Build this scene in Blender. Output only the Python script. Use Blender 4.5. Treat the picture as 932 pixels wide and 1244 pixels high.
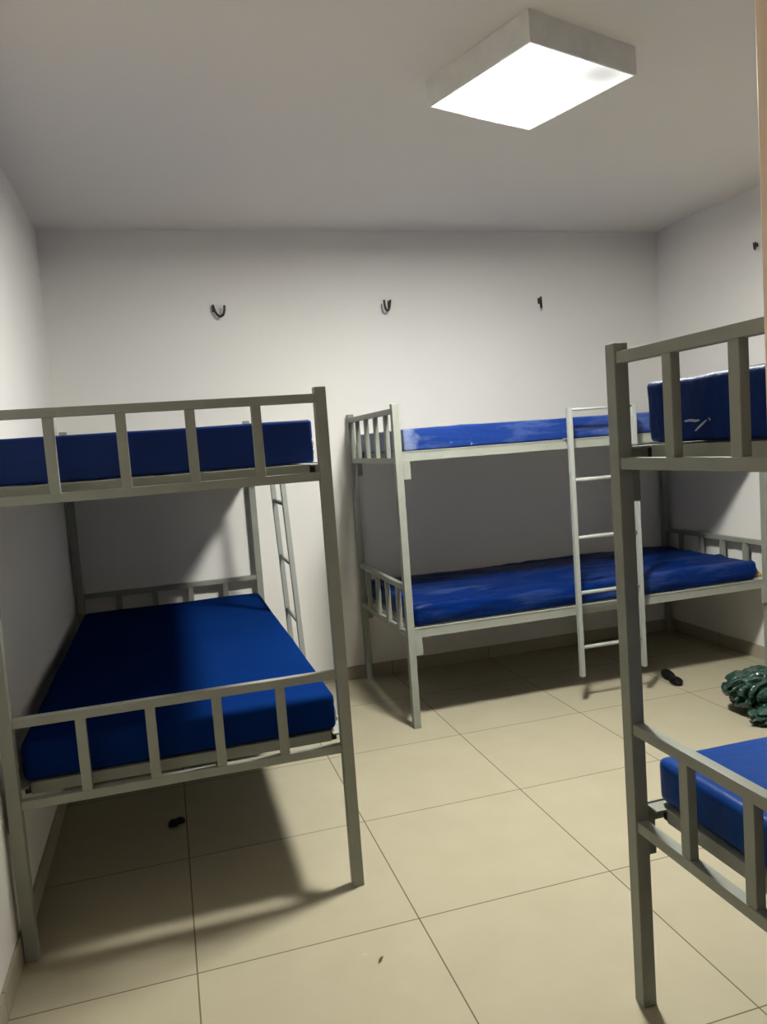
import bpy, bmesh, math, random
from mathutils import Vector, Matrix, noise

for o in list(bpy.data.objects):
    bpy.data.objects.remove(o, do_unlink=True)
scene = bpy.context.scene
C = scene.collection

# ------------------------------------------------------------------ camera
F_PX, YAW, PITCH, ROLL, CAM_H = 940.44, 0.2739, -0.0867, -0.0730, 1.3113
fwd = Vector((math.sin(YAW)*math.cos(PITCH), math.cos(YAW)*math.cos(PITCH), math.sin(PITCH)))
r0 = Vector((math.cos(YAW), -math.sin(YAW), 0))
u0 = r0.cross(fwd)
rgt = math.cos(ROLL)*r0 + math.sin(ROLL)*u0
upv = -math.sin(ROLL)*r0 + math.cos(ROLL)*u0
cam_data = bpy.data.cameras.new('camera')
cam = bpy.data.objects.new('camera', cam_data)
C.objects.link(cam)
mw = Matrix.Identity(4)
for i in range(3):
    mw[i][0] = rgt[i]; mw[i][1] = upv[i]; mw[i][2] = -fwd[i]
mw[0][3], mw[1][3], mw[2][3] = 0.0, 0.0, CAM_H
cam.matrix_world = mw
cam_data.sensor_fit = 'VERTICAL'
cam_data.sensor_height = 36.0
cam_data.lens = 36.0*F_PX/1244.0
cam_data.clip_start = 0.02
scene.camera = cam

# ------------------------------------------------------------------ light and exposure
world = bpy.data.worlds.new('world')
scene.world = world
world.use_nodes = True
bg = world.node_tree.nodes['Background']
bg.inputs['Color'].default_value = (1.0, 0.86, 0.68, 1)     # warm corridor light beyond the door
bg.inputs['Strength'].default_value = 0.3
LAMP_STRENGTH = 575.0
LAMP_SHIFT = 0.06
scene.view_settings.view_transform = 'Standard'
scene.view_settings.look = 'None'
scene.view_settings.gamma = 1.0
scene.view_settings.exposure = 0.0
scene.view_settings.use_curve_mapping = False

# ------------------------------------------------------------------ materials
def newmat(name):
    m = bpy.data.materials.new(name)
    m.use_nodes = True
    nt = m.node_tree
    return m, nt, nt.nodes['Principled BSDF']

def coords(nt, scale=(1, 1, 1), loc=(0, 0, 0), kind='Object'):
    tc = nt.nodes.new('ShaderNodeTexCoord')
    mp = nt.nodes.new('ShaderNodeMapping')
    mp.inputs['Scale'].default_value = scale
    mp.inputs['Location'].default_value = loc
    nt.links.new(tc.outputs[kind], mp.inputs['Vector'])
    return mp.outputs['Vector']

def noise_node(nt, vec, scale, detail=3, rough=0.5):
    n = nt.nodes.new('ShaderNodeTexNoise')
    n.inputs['Scale'].default_value = scale
    n.inputs['Detail'].default_value = detail
    n.inputs['Roughness'].default_value = rough
    nt.links.new(vec, n.inputs['Vector'])
    return n.outputs['Fac']

def ramp(nt, fac, stops):
    r = nt.nodes.new('ShaderNodeValToRGB')
    els = r.color_ramp.elements
    while len(els) < len(stops):
        els.new(0.5)
    for e, (p, c) in zip(els, stops):
        e.position = p
        e.color = (c[0], c[1], c[2], 1) if len(c) == 3 else c
    nt.links.new(fac, r.inputs['Fac'])
    return r.outputs['Color']

def mixc(nt, fac, a, b):
    m = nt.nodes.new('ShaderNodeMix')
    m.data_type = 'RGBA'
    for s, v in ((m.inputs['Factor'], fac), (m.inputs[6], a), (m.inputs[7], b)):
        if isinstance(v, (int, float)):
            s.default_value = v
        elif isinstance(v, tuple):
            s.default_value = (v[0], v[1], v[2], 1)
        else:
            nt.links.new(v, s)
    return m.outputs[2]

def bump(nt, bsdf, height, strength, dist=0.01):
    b = nt.nodes.new('ShaderNodeBump')
    b.inputs['Strength'].default_value = strength
    b.inputs['Distance'].default_value = dist
    nt.links.new(height, b.inputs['Height'])
    nt.links.new(b.outputs['Normal'], bsdf.inputs['Normal'])

def wall_paint(name, col, var=0.03):
    m, nt, b = newmat(name)
    v = coords(nt)
    n = noise_node(nt, v, 2.2, 4)
    lo = tuple(c*(1-var) for c in col)
    nt.links.new(ramp(nt, n, [(0.3, lo), (0.7, col)]), b.inputs['Base Color'])
    b.inputs['Roughness'].default_value = 0.75
    b.inputs['Specular IOR Level'].default_value = 0.25
    bump(nt, b, noise_node(nt, v, 90, 3), 0.06, 0.004)
    return m

def porcelain(name, col, grout, tx=0.0, ty=0.0, rough=0.17, tile=0.6):
    m, nt, b = newmat(name)
    v = coords(nt, loc=(-tx, -ty, 0))
    br = nt.nodes.new('ShaderNodeTexBrick')
    br.offset = 0.0; br.squash = 1.0
    br.inputs['Scale'].default_value = 1.0
    br.inputs['Brick Width'].default_value = tile
    br.inputs['Row Height'].default_value = tile
    br.inputs['Mortar Size'].default_value = 0.0021
    br.inputs['Mortar Smooth'].default_value = 0.2
    br.inputs['Bias'].default_value = 0.0
    br.inputs['Color1'].default_value = (*col, 1)
    br.inputs['Color2'].default_value = (*[c*0.965 for c in col], 1)
    br.inputs['Mortar'].default_value = (*grout, 1)
    nt.links.new(v, br.inputs['Vector'])
    n = noise_node(nt, v, 5.0, 5, 0.6)
    cl = ramp(nt, n, [(0.3, (0.94, 0.935, 0.92)), (0.7, (1, 1, 1))])
    mul = nt.nodes.new('ShaderNodeMix'); mul.data_type = 'RGBA'; mul.blend_type = 'MULTIPLY'
    mul.inputs['Factor'].default_value = 1.0
    nt.links.new(br.outputs['Color'], mul.inputs[6]); nt.links.new(cl, mul.inputs[7])
    nt.links.new(mul.outputs[2], b.inputs['Base Color'])
    rr = nt.nodes.new('ShaderNodeMapRange')
    rr.inputs['To Min'].default_value = rough; rr.inputs['To Max'].default_value = rough+0.14
    nt.links.new(noise_node(nt, v, 3.3, 4), rr.inputs['Value'])
    nt.links.new(rr.outputs['Result'], b.inputs['Roughness'])
    b.inputs['Specular IOR Level'].default_value = 0.16
    inv = nt.nodes.new('ShaderNodeMath'); inv.operation = 'SUBTRACT'; inv.inputs[0].default_value = 1.0
    nt.links.new(br.outputs['Fac'], inv.inputs[1])
    bump(nt, b, inv.outputs[0], 0.3, 0.002)
    return m

def paint_metal(name, col, rough=0.42, scale=14):
    m, nt, b = newmat(name)
    v = coords(nt)
    n = noise_node(nt, v, scale, 4)
    nt.links.new(ramp(nt, n, [(0.3, tuple(c*0.9 for c in col)), (0.7, col)]), b.inputs['Base Color'])
    b.inputs['Roughness'].default_value = rough
    b.inputs['Specular IOR Level'].default_value = 0.22
    b.inputs['Metallic'].default_value = 0.0
    bump(nt, b, noise_node(nt, v, 160, 2), 0.05, 0.002)
    return m

def vinyl(name, col, rough=0.34, haze=None, haze_amount=0.0, scuff=0.0, wrinkle=0.25, wscale=(1.5, 6, 6), spec=0.3, end_film=0.0):
    m, nt, b = newmat(name)
    v = coords(nt)
    n = noise_node(nt, v, 3.0, 4)
    c = ramp(nt, n, [(0.3, tuple(x*0.82 for x in col)), (0.7, col)])
    if haze_amount > 0:                       # wrinkled plastic film over the blue cover
        f = noise_node(nt, coords(nt, (1.0, 4.5, 4.5)), 2.2, 5, 0.62)
        f = ramp(nt, f, [(0.5, (0, 0, 0)), (0.75, (haze_amount,)*3)])
        c = mixc(nt, f, c, haze)
    if end_film:                              # whitish gathered film at one end of the mattress
        sx = nt.nodes.new('ShaderNodeSeparateXYZ')
        nt.links.new(coords(nt), sx.inputs[0])
        wob = nt.nodes.new('ShaderNodeMath'); wob.operation = 'MULTIPLY_ADD'
        nt.links.new(noise_node(nt, coords(nt), 22, 4, 0.65), wob.inputs[0])
        wob.inputs[1].default_value = 0.16
        nt.links.new(sx.outputs['X'], wob.inputs[2])
        mr = nt.nodes.new('ShaderNodeMapRange')
        nt.links.new(wob.outputs[0], mr.inputs['Value'])
        mr.inputs['From Min'].default_value = end_film; mr.inputs['From Max'].default_value = end_film+0.05
        mr.inputs['To Min'].default_value = 0.42; mr.inputs['To Max'].default_value = 0.0
        c = mixc(nt, mr.outputs['Result'], c, (0.32, 0.37, 0.50))
    if scuff > 0:                             # pale nicks where the vinyl is worn
        s = noise_node(nt, coords(nt, (14, 14, 26)), 1.0, 6, 0.72)
        s = ramp(nt, s, [(0.70-scuff*0.06, (0, 0, 0)), (0.725-scuff*0.06, (0.55, 0.55, 0.55))])
        c = mixc(nt, s, c, (0.42, 0.45, 0.55))
    nt.links.new(c, b.inputs['Base Color'])
    b.inputs['Roughness'].default_value = rough
    b.inputs['Specular IOR Level'].default_value = spec
    w = noise_node(nt, coords(nt, wscale), 2.5, 4, 0.55)
    bump(nt, b, w, wrinkle, 0.02)
    return m

def plain(name, col, rough=0.5, metal=0.0, spec=0.5):
    m, nt, b = newmat(name)
    n = noise_node(nt, coords(nt), 25, 3)
    nt.links.new(ramp(nt, n, [(0.3, tuple(c*0.85 for c in col)), (0.7, col)]), b.inputs['Base Color'])
    b.inputs['Roughness'].default_value = rough
    b.inputs['Metallic'].default_value = metal
    b.inputs['Specular IOR Level'].default_value = spec
    return m

M_WALL = wall_paint('white_wall_paint', (0.80, 0.78, 0.735))
M_CEIL = wall_paint('ceiling_paint', (0.80, 0.755, 0.69), 0.02)
M_FRONT = wall_paint('bounce_damping_front_wall', (0.10, 0.08, 0.065))  # unseen front wall, its dark colour added to soak up bounce light
TX, TY = -0.033, 1.9577
M_FLOOR = porcelain('porcelain_floor_tile', (0.42, 0.378, 0.272), (0.15, 0.125, 0.085), TX, TY)
M_SKIRT = porcelain('porcelain_skirting', (0.38, 0.345, 0.255), (0.15, 0.13, 0.09), TX, TY, 0.25)
M_BUNK = paint_metal('grey_bunk_paint', (0.278, 0.287, 0.247))
M_LADDER = paint_metal('light_grey_ladder_paint', (0.33, 0.345, 0.318), 0.42)
M_PLUG = plain('black_plastic_plug', (0.012, 0.012, 0.012), 0.5)
BLUE = (0.010, 0.040, 0.250)
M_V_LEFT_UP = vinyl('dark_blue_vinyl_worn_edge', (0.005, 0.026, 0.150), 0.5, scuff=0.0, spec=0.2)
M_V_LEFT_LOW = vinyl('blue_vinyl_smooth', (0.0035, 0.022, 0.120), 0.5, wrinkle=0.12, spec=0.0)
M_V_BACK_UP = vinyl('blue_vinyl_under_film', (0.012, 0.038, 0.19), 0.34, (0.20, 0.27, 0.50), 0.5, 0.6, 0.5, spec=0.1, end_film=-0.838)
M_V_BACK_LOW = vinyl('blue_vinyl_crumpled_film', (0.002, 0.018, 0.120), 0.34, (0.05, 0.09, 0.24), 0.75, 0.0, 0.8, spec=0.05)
M_V_RIGHT_UP = vinyl('dark_blue_vinyl_scuffed', (0.007, 0.026, 0.130), 0.45, scuff=0.3, wrinkle=0.4, spec=0.06)
M_V_RIGHT_LOW = vinyl('blue_vinyl_glossy', (0.010, 0.048, 0.22), 0.36, wrinkle=0.15, spec=0.08)
M_SCUFF = plain('pale_worn_vinyl_backing', (0.42, 0.45, 0.55), 0.7)
M_HOUSING = paint_metal('white_lamp_housing', (0.86, 0.84, 0.78), 0.5)
M_HOOK = plain('dark_hook_metal', (0.075, 0.068, 0.06), 0.35, 0.8)
M_BLACK = plain('black_rubber', (0.005, 0.0045, 0.0045), 0.6, 0.0, 0.2)
M_TAN = plain('tan_paper', (0.55, 0.38, 0.16), 0.7)

def lamp_material():
    # LED cluster behind the middle of the diffuser, paler rim, one dim patch near a corner
    m = bpy.data.materials.new('lit_diffuser'); m.use_nodes = True
    nt = m.node_tree
    nt.nodes.clear()
    out = nt.nodes.new('ShaderNodeOutputMaterial')
    em = nt.nodes.new('ShaderNodeEmission')
    def dist(vec):
        ln = nt.nodes.new('ShaderNodeVectorMath'); ln.operation = 'LENGTH'
        nt.links.new(vec, ln.inputs[0]); return ln.outputs['Value']
    hot = nt.nodes.new('ShaderNodeMapRange'); hot.interpolation_type = 'SMOOTHSTEP'
    nt.links.new(dist(coords(nt, (1, 1, 0), (0.0, -LAMP_SHIFT, 0))), hot.inputs['Value'])
    hot.inputs['From Min'].default_value = 0.07; hot.inputs['From Max'].default_value = 0.17
    hot.inputs['To Min'].default_value = LAMP_STRENGTH; hot.inputs['To Max'].default_value = 1.35
    patch = nt.nodes.new('ShaderNodeMapRange'); patch.interpolation_type = 'SMOOTHSTEP'
    nt.links.new(dist(coords(nt, (1, 1.3, 0), (-0.129, 0.245, 0))), patch.inputs['Value'])
    patch.inputs['From Min'].default_value = 0.01; patch.inputs['From Max'].default_value = 0.13
    patch.inputs['To Min'].default_value = 0.56; patch.inputs['To Max'].default_value = 1.0
    mul = nt.nodes.new('ShaderNodeMath'); mul.operation = 'MULTIPLY'
    nt.links.new(hot.outputs['Result'], mul.inputs[0]); nt.links.new(patch.outputs['Result'], mul.inputs[1])
    em.inputs['Color'].default_value = (0.985, 0.982, 0.922, 1)
    nt.links.new(mul.outputs[0], em.inputs['Strength'])
    nt.links.new(em.outputs['Emission'], out.inputs['Surface'])
    return m
M_LAMP = lamp_material()

def bag_material():
    m, nt, b = newmat('dark_green_bag_plastic')
    v = coords(nt)
    n = noise_node(nt, v, 14, 4)
    nt.links.new(ramp(nt, n, [(0.3, (0.008, 0.030, 0.020)), (0.7, (0.020, 0.062, 0.043))]), b.inputs['Base Color'])
    b.inputs['Roughness'].default_value = 0.22
    b.inputs['Specular IOR Level'].default_value = 0.7
    bump(nt, b, noise_node(nt, v, 26, 5, 0.6), 0.55, 0.012)
    return m
M_BAG = bag_material()

def wood_material():
    m, nt, b = newmat('pale_door_wood')
    v = coords(nt, (14, 14, 0.9))
    n = noise_node(nt, v, 3.0, 5, 0.6)
    nt.links.new(ramp(nt, n, [(0.3, (0.86, 0.65, 0.47)), (0.7, (0.95, 0.74, 0.56))]), b.inputs['Base Color'])
    b.inputs['Roughness'].default_value = 0.35
    return m
M_WOOD = wood_material()

# ------------------------------------------------------------------ mesh helpers
def add_box(bm, x0, x1, y0, y1, z0, z1, bevel=0.0, seg=2):
    vs = [bm.verts.new((x, y, z)) for x in (x0, x1) for y in (y0, y1) for z in (z0, z1)]
    idx = [(0, 1, 3, 2), (4, 6, 7, 5), (0, 4, 5, 1), (2, 3, 7, 6), (0, 2, 6, 4), (1, 5, 7, 3)]
    fs = [bm.faces.new([vs[i] for i in f]) for f in idx]
    bmesh.ops.recalc_face_normals(bm, faces=fs)
    if bevel > 0:
        es = list({e for f in fs for e in f.edges})
        bmesh.ops.bevel(bm, geom=es, offset=bevel, segments=seg, profile=0.6, affect='EDGES')

def add_tube(bm, pts, rad, sides=12, cap=True):
    pts = [Vector(p) for p in pts]
    n = len(pts)
    rads = rad if isinstance(rad, (list, tuple)) else [rad]*n
    rings = []
    ref = None
    for i, p in enumerate(pts):
        t = (pts[min(i+1, n-1)] - pts[max(i-1, 0)]).normalized()
        if ref is None:
            ref = Vector((0, 0, 1)) if abs(t.z) < 0.9 else Vector((1, 0, 0))
        a = (ref - t*ref.dot(t)).normalized()
        ref = a
        b = t.cross(a)
        rings.append([bm.verts.new(p + rads[i]*(math.cos(2*math.pi*k/sides)*a + math.sin(2*math.pi*k/sides)*b)) for k in range(sides)])
    for i in range(n-1):
        for k in range(sides):
            bm.faces.new((rings[i][k], rings[i][(k+1) % sides], rings[i+1][(k+1) % sides], rings[i+1][k]))
    if cap:
        bm.faces.new(list(reversed(rings[0])))
        bm.faces.new(rings[-1])

def smooth_path(pts, n=6):
    pts = [Vector(p) for p in pts]
    out = []
    P = [pts[0]] + pts + [pts[-1]]
    for i in range(1, len(P)-2):
        for k in range(n):
            t = k/n
            a, b, c, d = P[i-1], P[i], P[i+1], P[i+2]
            out.append(0.5*((2*b) + (c-a)*t + (2*a-5*b+4*c-d)*t*t + (3*b-a-3*c+d)*t**3))
    out.append(pts[-1])
    return out

def obj(name, bm, mat, parent=None, loc=(0, 0, 0), smooth=False):
    me = bpy.data.meshes.new(name)
    bmesh.ops.recalc_face_normals(bm, faces=bm.faces[:])
    bm.to_mesh(me); bm.free()
    me.materials.append(mat)
    if smooth:
        for p in me.polygons:
            p.use_smooth = True
    o = bpy.data.objects.new(name, me)
    C.objects.link(o)
    o.location = loc
    if parent:
        o.parent = parent
    return o

def tag(o, label, cat, group=None, kind=None):
    o['label'] = label; o['category'] = cat
    if group: o['group'] = group
    if kind: o['kind'] = kind
    return o

def thing(name, label, cat, loc=(0, 0, 0), rotz=0.0, group=None):
    o = bpy.data.objects.new(name, None)
    C.objects.link(o)
    o.location = loc; o.rotation_euler = (0, 0, rotz)
    o.empty_display_size = 0.2
    return tag(o, label, cat, group)

def struct(name, bm, mat, label=None, cat=None):
    o = obj(name, bm, mat)
    o['kind'] = 'structure'
    if label: o['label'] = label
    if cat: o['category'] = cat
    return o

def box_obj(name, dims, mat, parent=None, bevel=0.0):
    bm = bmesh.new()
    add_box(bm, *dims, bevel=bevel)
    return obj(name, bm, mat, parent)

# ------------------------------------------------------------------ the room
XL, XR, YB, YF, H = -0.487, 3.046, 4.212, -0.08, 2.486
T = 0.12
bm = bmesh.new(); add_box(bm, XL-T, XR+T, YF-T, YB+T, -0.1, 0.0)
struct('floor', bm, M_FLOOR, 'glossy beige porcelain tile floor of the dormitory room', 'floor')
bm = bmesh.new(); add_box(bm, XL-T, XR+T, YF-T, YB+T, H, H+0.1)
struct('ceiling', bm, M_CEIL, 'plain pale grey ceiling above the bunk beds', 'ceiling')
bm = bmesh.new(); add_box(bm, XL-T, XL, YF, YB, 0, H)
struct('wall_left', bm, M_WALL, 'white wall along the left bunk bed', 'wall')
bm = bmesh.new(); add_box(bm, XR, XR+T, YF, YB, 0, H)
struct('wall_right', bm, M_WALL, 'white wall at the right end of the room', 'wall')
bm = bmesh.new(); add_box(bm, XL-T, XR+T, YB, YB+T, 0, H)
struct('wall_back', bm, M_WALL, 'white back wall with a row of three metal hooks', 'wall')
bm = bmesh.new()
DX0, DX1, DH = -0.14, 0.86, 2.10
add_box(bm, XL-T, DX0, YF-T, YF, 0, H)
add_box(bm, DX1, XR+T, YF-T, YF, 0, H)
add_box(bm, DX0, DX1, YF-T, YF, DH, H)
struct('wall_front', bm, M_FRONT, 'unseen wall around the open doorway, darkened to cut bounce light', 'wall')

SK = 0.072
for nm, d in (('baseboard_left', (XL, XL+0.010, YF, YB, 0, SK)),
              ('baseboard_back', (XL+0.010, XR-0.010, YB-0.010, YB, 0, SK)),
              ('baseboard_right', (XR-0.010, XR, YF, YB, 0, SK))):
    bm = bmesh.new(); add_box(bm, *d, bevel=0.002)
    struct(nm, bm, M_SKIRT, 'beige tile skirting at the foot of the %s wall' % nm.split('_')[1], 'baseboard')

# the door leaf swung open into the room, its free edge at the right border of the view
bm = bmesh.new(); add_box(bm, 0, 0.036, 0, 1.01, 0.006, 2.085, bevel=0.003)
door = struct('door_1', bm, M_WOOD, 'pale wooden door standing open at the right edge', 'door')
door.location = (0.860, -0.064, 0)
bm = bmesh.new()
add_tube(bm, smooth_path([(0, 0.95, 1.02), (-0.045, 0.95, 1.02), (-0.055, 0.935, 1.02), (-0.055, 0.83, 1.02)]), 0.009)
obj('door_handle', bm, M_HOOK, door, smooth=True)

# ------------------------------------------------------------------ bunk beds
PH, PW = 1.488, 0.034
def bunk(label, loc, rotz, W, L=1.98):
    root = thing('bunk_bed', label, 'bunk bed', loc, rotz, 'grey metal bunk beds')
    h = PW/2
    for x in (0, W):
        for y in (0, L):
            p = box_obj('post', (x-h, x+h, y-h, y+h, 0.0, PH), M_BUNK, root, 0.0025)
    for y in (0, L):
        s = 1 if y == 0 else -1
        for zt, zb in ((1.457, 1.234), (0.651, 0.428)):
            bm = bmesh.new()
            for z in (zt, zb):
                add_box(bm, h, W-h, y-0.0125, y+0.0125, z-0.0125, z+0.0125, 0.002)
            pan = obj('end_panel', bm, M_BUNK, root)
            for k in range(4):
                xc = W/2 + (k-1.5)*0.18
                box_obj('bar', (xc-0.0135, xc+0.0135, y-0.0105, y+0.0105, zb+0.012, zt-0.012), M_BUNK, pan, 0.002)
    for ztop in (1.273, 0.466):
        for x in (0, W):
            o = 1 if x == 0 else -1
            bm = bmesh.new()
            xo = x - o*(h-0.004)
            xa, xb = sorted((xo, xo+o*0.005))
            add_box(bm, xa, xb, h, L-h, ztop-0.045, ztop, 0.001)          # upright flange
            xa, xb = sorted((xo, xo+o*0.045))
            add_box(bm, xa, xb, h+0.012, L-h-0.012, ztop-0.009, ztop-0.004, 0.001)   # shelf flange
            rail = obj('side_rail', bm, M_BUNK, root)
            for y0, y1 in ((h, h+0.034), (L-h-0.034, L-h)):
                xa, xb = sorted((xo-o*0.003, xo+o*0.004))
                box_obj('rail_bracket', (xa, xb, y0, y1, ztop-0.125, ztop-0.040), M_BUNK, rail, 0.001)
        for y in (0.066, L-0.066):
            er = box_obj('cross_rail', (0.034, W-0.034, y-0.014, y+0.014, ztop-0.034, ztop-0.003), M_BUNK, root, 0.002)
            for xa, xb in ((0.018, 0.034), (W-0.034, W-0.018)):
                box_obj('end_plug', (xa, xb, y-0.012, y+0.012, ztop-0.032, ztop-0.005), M_PLUG, er, 0.002)
        for k in range(5):
            xc = 0.10 + (W-0.20)*k/4
            box_obj('slat', (xc-0.019, xc+0.019, 0.080, L-0.080, ztop-0.014, ztop-0.004), M_BUNK, root, 0.001)
    return root

LX, LY, LW = 0.4505, 2.192, 0.908
left_bunk = bunk('grey metal bunk bed at the left, its barred end panel towards the viewer',
                 (LX-LW, LY, 0), 0.0, LW)
MX, MY, MW = 1.0195, 3.326, 0.845
back_bunk = bunk('grey metal bunk bed set lengthwise along the back wall under the hooks',
                 (MX, MY+MW, 0), -math.pi/2, MW)
RX, RY, RW = 0.949, 1.4626, 0.900
right_bunk = bunk('nearest grey metal bunk bed, cut off by the right edge of the view',
                  (RX, RY, 0), -math.pi/2, RW)

# ------------------------------------------------------------------ mattresses
def mattress(label, dims, mat, seed=0, bev=0.020, amp=0.004, crumple=0.0, puff=0.0, sag=0.0, group=None):
    x0, x1, y0, y1, z0, z1 = dims
    cx, cy = (x0+x1)/2, (y0+y1)/2
    bm = bmesh.new()
    add_box(bm, x0-cx, x1-cx, y0-cy, y1-cy, 0, z1-z0, bev, 4)
    hx, hy, hz = (x1-x0)/2, (y1-y0)/2, z1-z0
    step = 0.035
    for ax, half in ((0, hx), (1, hy)):
        k = int(2*half/step)
        for i in range(1, k):
            v = -half + 2*half*i/k
            if abs(abs(v)-half) < bev*1.05: continue
            no = Vector((0, 0, 0)); no[ax] = 1
            co = Vector((0, 0, 0)); co[ax] = v
            bmesh.ops.bisect_plane(bm, geom=bm.verts[:]+bm.edges[:]+bm.faces[:], dist=1e-5, plane_co=co, plane_no=no)
    for zz in (0.3, 0.5, 0.7):
        bmesh.ops.bisect_plane(bm, geom=bm.verts[:]+bm.edges[:]+bm.faces[:], dist=1e-5,
                               plane_co=Vector((0, 0, hz*zz)), plane_no=Vector((0, 0, 1)))
    bm.normal_update()
    so = Vector((seed*7.3, seed*3.1, seed*1.7))
    long_x = hx > hy
    for v in bm.verts:
        p = v.co.copy()
        top = max(0.0, min(1.0, (p.z - 0.15*hz)/(0.85*hz)))
        n1 = noise.noise(p*3.1 + so)
        n2 = noise.noise(p*11 + so*1.3)
        d = amp*(n1 + 0.45*n2)
        if crumple:
            q = Vector((p.x*1.6, p.y*9, p.z*9)) if long_x else Vector((p.x*9, p.y*1.6, p.z*9))
            q.y += 0.9*p.x if long_x else 0.0
            w = 1.0 - abs(noise.noise(q + so))*2.0
            d += crumple*max(0.0, w)**3
        off = v.normal*d
        if p.z < 0.02:
            off *= 0.0
        elif p.z < hz*0.3:
            off.z = 0.0
        v.co += off
        u = (p.x/hx, p.y/hy)
        if top > 0:
            v.co.z += top*(puff*(1-u[0]**4)*(1-u[1]**4) - sag*(1-u[0]**2)*(1-u[1]**2))
    o = obj('mattress', bm, mat, None, (cx, cy, z0), True)
    tag(o, label, 'mattress', group)
    return o

Z_UP, Z_LOW = 1.2735, 0.4665
G = 'blue vinyl mattresses'
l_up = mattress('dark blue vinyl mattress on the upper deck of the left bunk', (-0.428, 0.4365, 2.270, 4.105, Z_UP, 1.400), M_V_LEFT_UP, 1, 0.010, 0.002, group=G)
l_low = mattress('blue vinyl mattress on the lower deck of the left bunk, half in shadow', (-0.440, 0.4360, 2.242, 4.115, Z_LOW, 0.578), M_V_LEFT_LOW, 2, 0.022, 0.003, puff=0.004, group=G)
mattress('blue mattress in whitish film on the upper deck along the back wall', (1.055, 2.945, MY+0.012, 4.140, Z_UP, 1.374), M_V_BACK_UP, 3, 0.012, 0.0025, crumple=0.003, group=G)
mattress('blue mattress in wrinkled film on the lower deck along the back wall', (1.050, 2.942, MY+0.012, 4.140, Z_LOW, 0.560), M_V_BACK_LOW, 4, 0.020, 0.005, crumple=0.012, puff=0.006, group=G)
r_up = mattress('scuffed dark blue mattress on the upper deck of the nearest bunk', (1.010, 2.880, 0.585, RY-0.014, Z_UP, 1.399), M_V_RIGHT_UP, 5, 0.014, 0.004, crumple=0.004, group=G)
def tear(parent, pts, w):
    # a pale nick in the vinyl, a thin flat strip standing 1 mm proud of the cover
    bm = bmesh.new()
    add_tube(bm, [Vector(p)-parent.location for p in pts], [w*(0.5+0.5*math.sin(math.pi*(i+0.4)/len(pts))) for i in range(len(pts))], 8)
    t = obj('tear', bm, M_SCUFF, parent, smooth=True)
    t['label'] = 'pale worn nick in the vinyl'
tear(l_up, [(0.4345, 2.272, 1.345), (0.4365, 2.2705, 1.333), (0.4355, 2.272, 1.322)], 0.0024)
tear(l_up, [(0.4355, 2.271, 1.314), (0.437, 2.2705, 1.307), (0.436, 2.272, 1.300)], 0.0022)
tear(l_low, [(0.433, 2.250, 0.545), (0.4355, 2.247, 0.525), (0.4345, 2.248, 0.508), (0.436, 2.247, 0.492)], 0.0022)
xe = 1.0065
tear(r_up, [(xe, 1.322, 1.314), (xe, 1.305, 1.315), (xe, 1.29, 1.313), (xe, 1.278, 1.314)], 0.0028)
tear(r_up, [(xe, 1.292, 1.294), (xe, 1.282, 1.300), (xe, 1.272, 1.306), (xe, 1.258, 1.313)], 0.0024)
tear(r_up, [(xe, 1.252, 1.317), (xe, 1.248, 1.312)], 0.002)
mattress('shiny blue mattress on the lower deck of the nearest bunk', (1.008, 2.880, 0.580, RY+0.006, Z_LOW, 0.568), M_V_RIGHT_LOW, 6, 0.022, 0.002, group=G)

# ------------------------------------------------------------------ ladders
def ladder(label, loc, rotz, W, top, bot, rungs, lean=0.0, reach=0.035):
    # local x runs across the ladder, local -y points away from the bed, z is height above the floor
    root = thing('ladder', label, 'ladder', loc, rotz, 'hook-on bunk ladders')
    ya = lambda z: -lean*(top-z)/(top-bot)
    for x in (0.0, W):
        bm = bmesh.new()
        r = 0.0115
        for s in range(1):
            vs = []
            for z in (bot, top):
                y = ya(z)
                vs.append([bm.verts.new((x+a*r, y+b*r, z)) for a, b in ((-1, -1), (1, -1), (1, 1), (-1, 1))])
            for k in range(4):
                bm.faces.new((vs[0][k], vs[0][(k+1) % 4], vs[1][(k+1) % 4], vs[1][k]))
            bm.faces.new(vs[0]); bm.faces.new(vs[1])
            bmesh.ops.bevel(bm, geom=bm.edges[:], offset=0.0025, segments=2, affect='EDGES')
        rail = obj('rail', bm, M_LADDER, root)
        y = ya(1.28)
        bm = bmesh.new()
        add_box(bm, x-0.008, x+0.008, y+r-0.001, y+reach+0.0105, 1.2745, 1.279)
        add_box(bm, x-0.008, x+0.008, y+reach+0.0065, y+reach+0.0105, 1.2695, 1.2755)
        obj('hook', bm, M_LADDER, rail)
    for z in rungs:
        bm = bmesh.new()
        add_tube(bm, [(0.008, ya(z), z), (W-0.008, ya(z), z)], 0.0095, 12)
        obj('rung', bm, M_LADDER, root, smooth=True)
    bm = bmesh.new()
    add_tube(bm, [(0.006, ya(top-0.008), top-0.008), (W-0.006, ya(top-0.008), top-0.008)], 0.0065, 12)
    obj('top_bar', bm, M_LADDER, root, smooth=True)
    return root

ladder('light grey ladder hooked on the bunk along the back wall', (1.852, MY-0.062, 0), 0.0, 0.343, 1.418, 0.130,
       (1.078, 0.803, 0.537, 0.272), 0.0, 0.048)
ladder('light grey ladder hooked on the far side of the left bunk, seen almost edge on', (LX+0.052, 3.45, 0), math.pi/2, 0.335, 1.418, 0.130,
       (1.078, 0.803, 0.537, 0.272), 0.045, 0.045)

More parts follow.
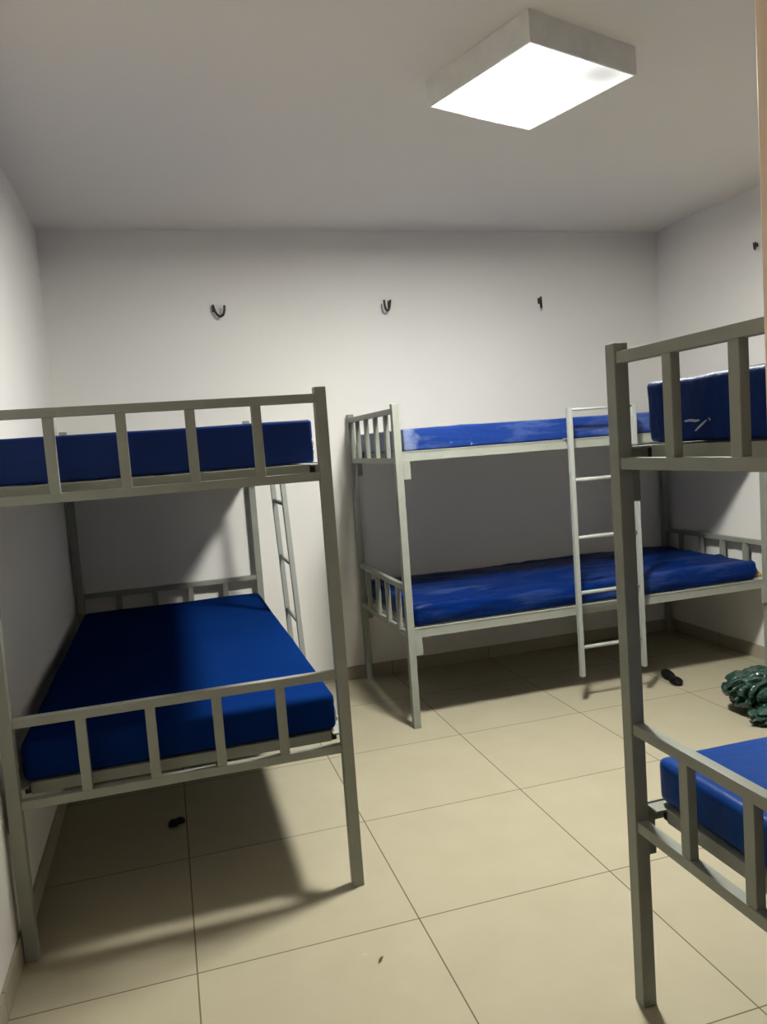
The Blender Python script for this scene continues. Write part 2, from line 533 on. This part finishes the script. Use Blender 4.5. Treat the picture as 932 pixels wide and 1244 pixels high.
# ------------------------------------------------------------------ ceiling light
LS, LHGT = 0.466, 0.086
lamp = thing('ceiling_light', 'square surface-mounted ceiling light with a glowing white panel', 'ceiling light',
             (1.243, 2.335, H), math.radians(18.5))
bm = bmesh.new()
a = LS/2; t = 0.006
add_box(bm, -a, a, -a, -a+t, -LHGT, 0); add_box(bm, -a, a, a-t, a, -LHGT, 0)
add_box(bm, -a, -a+t, -a+t, a-t, -LHGT, 0); add_box(bm, a-t, a, -a+t, a-t, -LHGT, 0)
obj('housing', bm, M_HOUSING, lamp)
bm = bmesh.new()
add_box(bm, -a+t, a-t, -a+t, a-t, -LHGT+0.002, -LHGT+0.006)
obj('diffuser', bm, M_LAMP, lamp)

# ------------------------------------------------------------------ wall hooks
def wall_hook(label, loc, wall_rot, swing, size=1.0, group='metal wall hooks'):
    # local y = 0 is the wall, -y points into the room; the hook swings about the vertical pivot
    root = thing('wall_hook', label, 'wall hook', loc, wall_rot, group)
    bm = bmesh.new()
    s = size
    add_box(bm, -0.008*s, 0.008*s, -0.004, 0.0, -0.022*s, 0.012*s, 0.002)
    obj('mounting_plate', bm, M_HOOK, root)
    bm = bmesh.new()
    piv = Vector((0, -0.024, 0))
    pts = [(0, -0.004, 0.0), (0, -0.016, 0.006*s), (0, -0.024, 0.0), (0, -0.016, -0.010*s), (0, -0.004, -0.008*s)]
    add_tube(bm, smooth_path(pts, 5), 0.0045*s, 8)
    obj('eye', bm, M_HOOK, root, smooth=True)
    bm = bmesh.new()
    ca, sa = math.cos(swing), math.sin(swing)
    prof = [(-0.004, 0.012), (0.0, 0.0), (0.009, -0.028), (0.026, -0.048), (0.046, -0.042), (0.055, -0.018), (0.057, 0.006)]
    pts = [piv + Vector((ca*u*s, -sa*u*s, w*s)) for u, w in prof]
    path = smooth_path(pts, 6)
    add_tube(bm, path, 0.0066*s, 10)
    obj('hook_arm', bm, M_HOOK, root, smooth=True)
    return root

wall_hook('metal hook at the left of the back wall, arm swung right', (0.338, YB, 2.088), 0, math.radians(12))
wall_hook('metal hook in the middle of the back wall, arm swung left', (1.302, YB, 2.094), 0, math.radians(140))
wall_hook('metal hook at the right of the back wall, pointing straight out', (2.228, YB, 2.092), 0, math.radians(116))
wall_hook('metal hook high on the right wall, above the nearest bunk', (XR, 3.375, 2.195), -math.pi/2, math.radians(28), 0.62)

# ------------------------------------------------------------------ small things on the floor
def blob(bm, c, rad, seed, amp, sub=4, freq=4.0, zmin=0.0, fold=0.0):
    res = bmesh.ops.create_icosphere(bm, subdivisions=sub, radius=1.0)
    so = Vector((seed*5.1, seed*2.7, seed*9.3))
    for v in res['verts']:
        d = v.co.normalized()
        n = noise.noise(d*freq*0.5 + so)*0.8
        r = 1.0 - abs(noise.noise(d*freq + so*1.7))*1.3
        q = 1.0 - abs(noise.noise(d*freq*2.3 + so*0.7))*1.2
        k = 1.0 + amp*(n + 0.7*r + 0.35*q - 0.5)
        if fold:                              # crumpled film: sharp creases at two scales
            e = d*1.6 + so
            wv = Vector((noise.noise(e), noise.noise(e+Vector((9.1, 2.3, 4.7))), noise.noise(e+Vector((3.3, 8.9, 1.1)))))*0.45
            f1 = abs(noise.noise((d+wv)*1.45 + so*0.3))
            f2 = abs(noise.noise((d+wv*0.6)*4.2 + so*0.9))
            k -= fold*(max(0.0, 0.30-f1)*1.0 + max(0.0, 0.22-f2)*0.12)
        p = Vector((d.x*rad[0], d.y*rad[1], d.z*rad[2]))*k + Vector(c)
        if p.z < zmin: p.z = zmin + 0.0015*abs(noise.noise(p*40))
        v.co = p

bm = bmesh.new()
blob(bm, (0.015, 0.085, 0.100), (0.155, 0.125, 0.105), 3, 0.12, 6, 1.3, fold=0.95)
blob(bm, (-0.040, -0.060, 0.034), (0.115, 0.070, 0.046), 8, 0.12, 6, 1.4, fold=0.9)
blob(bm, (0.17, 0.06, 0.115), (0.120, 0.13, 0.095), 5, 0.12, 6, 1.4, fold=0.9)
blob(bm, (0.10, 0.0, 0.050), (0.150, 0.12, 0.060), 6, 0.16, 5, 2.0, fold=0.6)
bag = obj('plastic_bag', bm, M_BAG, None, (2.462, 2.735, 0), True)
tag(bag, 'crumpled dark green plastic bag on the floor behind the nearest bunk', 'bag')

bm = bmesh.new()
blob(bm, (0.004, -0.045, 0.016), (0.026, 0.052, 0.018), 11, 0.22, 4, 1.8)
blob(bm, (0.0, 0.038, 0.022), (0.025, 0.055, 0.024), 12, 0.22, 4, 1.8)
o = obj('black_scrap', bm, M_BLACK, None, (2.402, 3.345, 0), True)
o.rotation_euler = (0, 0, math.radians(-14))
tag(o, 'small black scrap on the lit floor beside the ladder foot', 'scrap')

bm = bmesh.new()
blob(bm, (-0.010, -0.004, 0.010), (0.017, 0.020, 0.012), 15, 0.3, 3, 2.0)
blob(bm, (0.014, 0.008, 0.009), (0.018, 0.016, 0.010), 16, 0.3, 3, 2.0)
o = obj('dark_scrap', bm, M_BLACK, None, (-0.068, 2.818, 0), True)
tag(o, 'small dark scrap on the floor in shadow under the left bunk', 'scrap')

# a sliver of dry leaf on the tiles in front
bm = bmesh.new()
n = 8
lv, rv = [], []
for i in range(n+1):
    t_ = i/n
    w = 0.0032*math.sin(math.pi*min(0.98, t_*0.94+0.03))
    z = 0.0012 + 0.003*math.sin(math.pi*t_)
    lv.append(bm.verts.new((t_*0.03-0.015, w, z+0.0012))); rv.append(bm.verts.new((t_*0.03-0.015, -w, z)))
for i in range(n):
    bm.faces.new((lv[i], lv[i+1], rv[i+1], rv[i]))
bmesh.ops.solidify(bm, geom=bm.faces[:], thickness=0.001)
o = obj('leaf_sliver', bm, plain('dry_leaf', (0.20, 0.16, 0.09), 0.7), None, (0.420, 1.829, 0.0005), True)
o.rotation_euler = (0, 0, math.radians(50))
tag(o, 'tiny dry sliver on the tiles in front of the left bunk', 'debris')

# tan crumpled wrapper by the mattress end on the far bunk
bm = bmesh.new()
blob(bm, (0, 0, 0.022), (0.016, 0.06, 0.022), 21, 0.4, 4, 2.4)
o = obj('paper_wrapper', bm, M_TAN, None, (2.966, 3.40, 0.4630), True)
tag(o, 'crumpled tan wrapper at the right end of the lower back-wall deck', 'wrapper')
